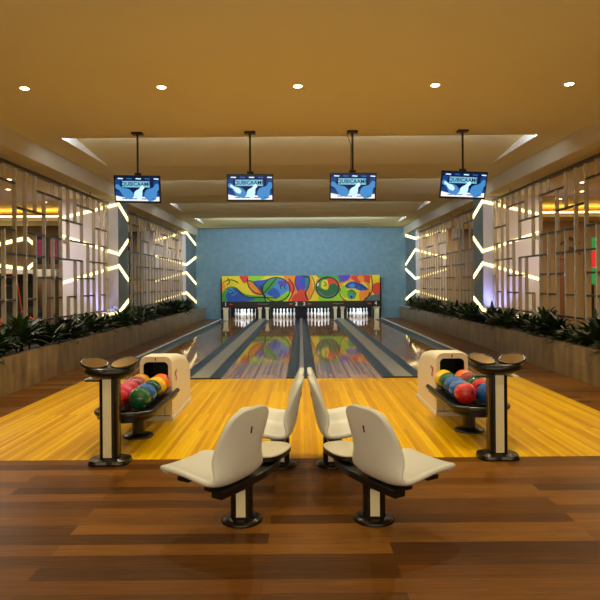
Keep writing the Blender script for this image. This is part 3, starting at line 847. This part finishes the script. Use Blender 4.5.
def ball_return(xc, yo, side, sx, rowsL, rowsR):
    t = thing('ball_return', 'cream hooded ball return with black rack on the %s of the approach' % side, 'ball return', (xc, 6.5+yo, 0), 'ball returns')
    hw = .176
    q = MB()
    secs = [(0, .05, .705, 1.0), (.03, .04, .712, 1.02), (.25, .04, .71, 1.02), (.6, .04, .67, 1.0), (.9, .04, .62, .98), (1.12, .04, .5, .96)]
    rings = []
    for d, z0, z1, k in secs:
        rings.append([(x*1.0, d+(.12*(1-z/.74) if d > .01 else 0)*0, z) for x, z in rrect(hw*k, .0, z1, .01, .08)])
    inner = [(x, 0, z) for x, z in rrect(.136, .40, .645, .03, .05)]
    q.loft(rings, M['cream'], True, False, True)
    n = len(inner)
    q.add(rings[0]+inner, [(i, n+i, n+(i+1) % n, (i+1) % n) for i in range(n)], M['cream'])
    hood = q.build('hood', t, bevel=.006)
    q = MB(); q.loft([inner, [(x, .42, z) for x, _, z in inner]], M['blackm'], False, False, True); tag(q.build('mouth', hood), 'black ball opening')
    q = MB(); q.box((-hw-.012, -.012, 0), (hw+.012, 1.14, .045), M['cream']); q.box((-hw-.006, -.008, .055), (hw-.02, .0, .06), M['satin']); q.box((hw*.55*sx-.002, -.004, .06), (hw*.55*sx+.002, 0, .40), M['satin'])
    q.build('plinth', t, bevel=.006)
    q = MB(); q.M = Matrix.Identity(4)
    q.box((-.008, -.004, .66), (.006, .0, .69), M['red']); q.box((-.003, -.005, .655), (.003, 0, .67), M['red'])
    tag(q.build('logo', hood), 'small red emblem')
    q = MB(); sgn = sx*hw*1.02
    for (y_, z_, r_) in ((.16, .50, .035), (.2, .44, .03), (.24, .52, .02)):
        q.add([(sgn+sx*.004, y_+r_*math.cos(2*PI*i/12), z_+r_*math.sin(2*PI*i/12)) for i in range(12)], [tuple(range(12))], M['red'])
    tag(q.build('side_logo', hood), 'small red mark on the hood side')
    # rack
    rx = -.035 if sx > 0 else .0
    R, y0, y1 = .268, -.98, .06
    ol = [(rx+R*math.cos(a), y0+R*.9*math.sin(a)) for a in [PI+PI*i/20 for i in range(21)]]+[(rx+R*.96, y1), (rx-R*.96, y1)]
    q = MB(); q.prism(ol, .272, .305, M['black'], True); q.prism([(rx+(x-rx)*.8, y0+.1+(y-y0-.1)*.85) for x, y in ol], .245, .272, M['black'])
    rack = q.build('rack', t, bevel=.005)
    q = MB(); q.tube([(x, y, .325) for x, y in ([(rx-R*.96, y1)]+ol[:-1])], .026, M['black'], 10); q.build('rail', rack)
    q = MB(); q.lathe([(.001, .309), (.1, .31), (.125, .319), (.13, .305)], M['satin'], (rx, y0-.07, 0), 32, sx=1.15, sy=.8); tag(q.build('hand_dryer', rack), 'grey oval insert at the end of the rack')
    for xx in (-.215, 0, .215):
        q = MB(); q.tube([(rx+xx, y0+.02, .310), (rx+xx, y1, .310)], .012, M['satin'], 8); q.build('ball_guide', rack)
    q = MB(); q.cyl((rx*.4, -.66, 0), .065, .02, .25, M['black'], 20); q.lathe([(.145, 0), (.148, .01), (.135, .025), (.07, .04)], M['black'], (rx*.4, -.66, 0), 28)
    q.build('pedestal', t)
    for row, xs, rn in ((rowsL, -.108, 'left'), (rowsR, .108, 'right')):
        for k, cname in enumerate(row):
            q = ball_mesh(cname)
            o = q.build('bowling_ball'); o.location = (xc+rx+xs, 6.5+yo-.93+k*.2145, .305+.1045+.017)
            o.rotation_euler = (random.uniform(-.5, .9), random.uniform(-.6, .6), random.uniform(-1.5, 1.5))
            place = ['at the front of', 'second in', 'third in', 'fourth in', 'at the hood end of'][k]
            colr = {'darkgreen': 'dark green', 'rose': 'rose red', 'maroon': 'dark red', 'gold': 'golden'}.get(cname, cname)
            tag(o, '%s bowling ball %s the %s row on the %s ball return' % (colr, place, rn, side), 'bowling ball', 'balls on the %s ball return' % side)
ball_return(-1.60, .08, 'left', 1, ['red', 'pink', 'rose', 'maroon', 'gold'], ['green', 'blue', 'darkgreen', 'yellow', 'orange'])
ball_return(1.68, .2, 'right', -1, ['red', 'blue', 'blue', 'green', 'yellow'], ['blue', 'red', 'darkgreen', 'maroon', 'orange'])

# ------------------------------------------------------------------ rooms beyond the lattices
b = MB(); b.box((-SIDE, 17.2, 0), (-6.4, 17.4, BZ), M['darkwall'])
struct('wall_left_rear', b, 'brown end wall of the games room behind the left lattice', 'wall')
b = MB(); b.box((6.4, 17.2, 0), (SIDE, 17.4, BZ), M['beige'])
for k in range(6): b.box((6.6+k*.5, 17.1, 0), (6.72+k*.5, 17.2, 2.6), M['beige'])
struct('wall_right_rear', b, 'beige panelled end wall of the lounge behind the right lattice', 'wall')
for s, side in ((-1, 'left'), (1, 'right')):
    b = MB(); b.box((s*5.7, 28.9, 0), (s*SIDE, 29, BZ), M['darkwall' if s < 0 else 'beige']); struct('wall_%s_end' % side, b, 'far end wall on the %s' % side, 'wall')
    b = MB(); b.box((s*5.7, P2[0], 0), (s*6.1, P2[0]+.2, BZ), M['pillarface' if s < 0 else 'beige']); b.box((s*6.1, P2[0], 0), (s*7.6, P2[0]+.2, BZ), M['darkwall']); struct('wall_%s_panel' % side, b, 'pale wall panel behind the far %s lattice' % side, 'wall')
    # cove band
    b = MB(); b.box((s*5.9, 15.9, 3.2), (s*SIDE, 16.0, 3.3), M['ceiling']); b.box((s*5.9, 16.0, 3.2), (s*SIDE, 17.2, 3.22), M['ceiling'])
    struct('trim_%s' % side, b, 'dropped cove shelf in the %s side room' % side, 'trim')
    b = MB(); b.box((s*5.95, 16.4, 3.32), (s*SIDE, 16.46, 3.4), M['cove'])
    tag(b.build('cove_light'), 'glowing warm cove strip in the %s side room' % side, 'light strip', 'side room coves')
    k = 0
    for (u, v) in (((9, 187), (46, 200), (10, 177)) if s < 0 else ((583, 184.5), (583, 193.5), (560.5, 201))):
        Y = (BZ-CAMH)*F/(283-v); X = (u-301)*Y/F
        downlight(X, Y, BZ, M['lens2'], '%s recessed downlight in the %s side room ceiling' % (ORD[k], side), 'side room downlights', 1.3); k += 1
area((-7.2, 12, BZ-.05), 2.5, 5, 220, (1, .86, .7), (-7.2, 12, 0))
area((7.2, 12, BZ-.05), 2.5, 5, 170, (1, .76, .45), (7.2, 12, 0))
area((-6.6, 20, BZ-.05), 1.5, 4, 80, (1, .86, .7), (-6.6, 20, 0))
area((6.6, 20, BZ-.05), 1.5, 4, 120, (1, .76, .45), (6.6, 20, 0))
# inner zigzag on the games room wall
M['poster'] = mat('poster_dark', (40, 18, 44), .4, noise=(6, .8)); M['posterp'] = mat('poster_pink', (170, 60, 120), .4, noise=(12, .7))
for k, (u0, u1) in enumerate(((36, 47), (49, 59))):
    Y = 17.15; X0, X1 = (u0-301)*Y/F, (u1-301)*Y/F; Z0, Z1 = CAMH+(283-262)*Y/F, CAMH+(283-234)*Y/F
    t = thing('wall_poster', 'dark pink and purple poster on the games room wall, %s of two' % ('left', 'right')[k], 'poster', ((X0+X1)/2, Y, Z0), 'posters behind the left lattice')
    ox = (X0+X1)/2
    q = MB(); q.box((X0-ox, 0, 0), (X1-ox, .04, Z1-Z0), M['poster']); q.build('backing', t)
    q = MB(); q.box((X0-ox+.03, -.006, .2), (X1-ox-.03, 0, Z1-Z0-.1), M['posterp']); tag(q.build('picture', t), 'pink picture')
q = MB(); q.M = Matrix.Translation((-8.0, 17.16, 0))
zz = [(-1.2, 2.55), (.15, 2.85), (.45, 2.6)]
for (a, c) in zip(zz[:-1], zz[1:]): q.add([(a[0], 0, a[1]-.05), (c[0], 0, c[1]-.05), (c[0], 0, c[1]+.05), (a[0], 0, a[1]+.05), (a[0], .04, a[1]-.05), (c[0], .04, c[1]-.05), (c[0], .04, c[1]+.05), (a[0], .04, a[1]+.05)], [(0, 1, 2, 3), (3, 2, 6, 7), (0, 4, 5, 1)], M['led'])
tag(q.build('zigzag_light'), 'bent warm light strip high on the games room end wall', 'light strip')
q = MB(); q.M = Matrix.Translation((-8.0, 17.16, 0))
zz = [(-1.2, 2.15), (.15, 1.95), (.45, 2.2)]
for (a, c) in zip(zz[:-1], zz[1:]): q.add([(a[0], 0, a[1]-.05), (c[0], 0, c[1]-.05), (c[0], 0, c[1]+.05), (a[0], 0, a[1]+.05), (a[0], .04, a[1]-.05), (c[0], .04, c[1]-.05), (c[0], .04, c[1]+.05), (a[0], .04, a[1]+.05)], [(0, 1, 2, 3), (3, 2, 6, 7), (0, 4, 5, 1)], M['led'])
tag(q.build('zigzag_light'), 'bent warm light strip at mid height on the games room end wall', 'light strip')
# arcade machines
M['arorange'] = mat('arcade_orange', (226, 84, 30), .4); M['arpurple'] = mat('arcade_purple', (120, 46, 150), .4); M['arblue'] = mat('arcade_blue', (30, 60, 170), .4)
def arcade(x, y, rz, label, c1, c2, h=1.9):
    t = thing('arcade_machine', label, 'arcade machine', (x, y, 0), 'arcade machines in the games room'); t.rotation_euler.z = rz
    side = [(-.5, 0), (.45, 0), (.45, h), (.1, h), (0, h-.25), (-.1, h*.55), (-.42, h*.45), (-.5, h*.38)]
    def ex(x0, x1, mt, nm, pts, lab=None):
        q = MB(); n = len(pts)
        q.add([(x0, a, c) for a, c in pts]+[(x1, a, c) for a, c in pts], [tuple(range(n)), tuple(range(2*n-1, n-1, -1))]+[(i, n+i, n+(i+1) % n, (i+1) % n) for i in range(n)], mt)
        tag(q.build(nm, t), lab)
    ex(-.36, .36, M['black'], 'cabinet', [(a*.97, c*.99) for a, c in side])
    ex(-.39, -.36, c1, 'side_panel', side); ex(.36, .39, c1, 'side_panel', side)
    ex(-.395, .395, c2, 'stripe', [(-.3, .0), (.0, .0), (.3, h*.9), (.12, h*.9)], 'contrasting diagonal stripe')
    q = MB(); q.add([(-.3, -.02, h*.58), (.3, -.02, h*.58), (.3, .06, h*.85), (-.3, .06, h*.85)], [(0, 1, 2, 3)], scr['blue']); tag(q.build('screen', t), 'lit blue screen')
    q = MB(); q.box((-.36, -.02, h-.2), (.36, .1, h-.02), M['black']); q.build('marquee', t)
arcade(-6.05, 12.2, math.radians(70), 'orange and purple arcade machine behind the near end of the left lattice', M['arorange'], M['arpurple'], 1.75)
arcade(-7.1, 15.2, math.radians(60), 'black and orange arcade machine deeper in the games room', M['black'], M['arorange'], 1.8)
arcade(-6.0, 20.0, math.radians(70), 'blue arcade machine behind the far left lattice', M['arblue'], M['black'], 2.1)
arcade(-6.35, 21.6, math.radians(70), 'red orange arcade machine beside the blue one behind the far left lattice', M['arorange'], M['black'], 2.9)
q = MB(); q.box((-8.6, 16.1, 0), (-6.6, 17.0, 1.72), M['darkwall']); q.box((-8.65, 16.05, 1.72), (-6.55, 17.02, 1.92), M['capwhite'])
tag(q.build('booth', bevel=.03), 'brown booth with a white rounded top in the games room', 'booth')
# lounge ornaments on the right
M['brownwood'] = mat('brown_wood', (110, 66, 36), .5)
Y = 17.0
for k, (u, v) in enumerate(((571, 241), (572, 251))):
    X = (u-301)*Y/F; Z = CAMH+(283-v)*Y/F
    q = MB(); q.M = Matrix.Translation((X, Y, Z)); up = 1 if k == 0 else 1
    for sg in (-1, 1): q.add([(0, 0, .0), (sg*.26, 0, -.17), (sg*.26, 0, -.11), (0, 0, .07), (0, .05, .0), (sg*.26, .05, -.17), (sg*.26, .05, -.11), (0, .05, .07)], [(0, 1, 2, 3), (3, 2, 6, 7), (0, 4, 5, 1), (1, 5, 6, 2)], M['brownwood'])
    tag(q.build('wall_ornament'), 'brown chevron on the lounge wall behind the right lattice, %s of two' % ('upper', 'lower')[k], 'wall ornament')
signg = mat('sign_green', (40, 150, 80), .5, emit=(40, 150, 80), estr=.4); signr = mat('sign_red', (210, 40, 40), .5, emit=(210, 40, 40), estr=.6)
t = thing('wall_sign', 'narrow upright red and green sign in the lounge on the right', 'sign', ((594-301)*16.0/F, 16.0, 1.1))
for z0, z1, mt, nm in ((.3, .75, signg, 'green'), (.75, 1.2, signr, 'red'), (1.2, 1.55, signg, 'green')):
    q = MB(); q.box((-.05, 0, z0), (.05, .05, z1), mt); tag(q.build('sign_panel', t), nm+' panel of the sign')
q = MB(); q.box((-.03, .05, -1.1), (.03, .08, 1.55), M['black']); q.build('post', t)
t = thing('wood_post', 'brown wooden post standing in the lounge behind the right lattice', 'post', ((562-301)*14.9/F, 14.9, 0))
q = MB(); q.box((-.09, -.05, 0), (.09, .1, 2.05), M['brownwood']); q.build('shaft', t); q = MB(); q.box((-.12, -.08, 2.05), (.12, .13, 2.12), M['brownwood']); q.build('cap', t)

# ------------------------------------------------------------------ lights
for c in LC:       # lamps over the pin decks
    area((c, YM+.35, .92), .9, .12, 22, (.82, .93, 1), (c, YM+1.05, .1))
for s in (-1, 1):  # blue uplights at the pillar feet
    spot((s*4.6, P1[0]-.35, .62), 110, (.3, .34, 1), 100, .9, .05, (s*4.75, P1[0], 2.2))
area((0, YR+.15, 1.9), 10, 2.4, 400, (1, .93, .68), (0, .3, 4.6))   # added unseen fill light behind the viewer, brightens the ceiling
# cool wash on the back wall from the last tray
area((0, 22.1, HC+.02), 6.5, .2, 120, (.6, .82, 1), (0, YB, 1.6))

w = bpy.data.worlds.new('world'); S.world = w; w.use_nodes = True
w.node_tree.nodes['Background'].inputs[0].default_value = (.02, .016, .012, 1)
w.node_tree.nodes['Background'].inputs[1].default_value = 1
S.view_settings.view_transform = 'Standard'; S.view_settings.look = 'None'; S.view_settings.gamma = 1; S.view_settings.use_curve_mapping = False
S.view_settings.exposure = 0
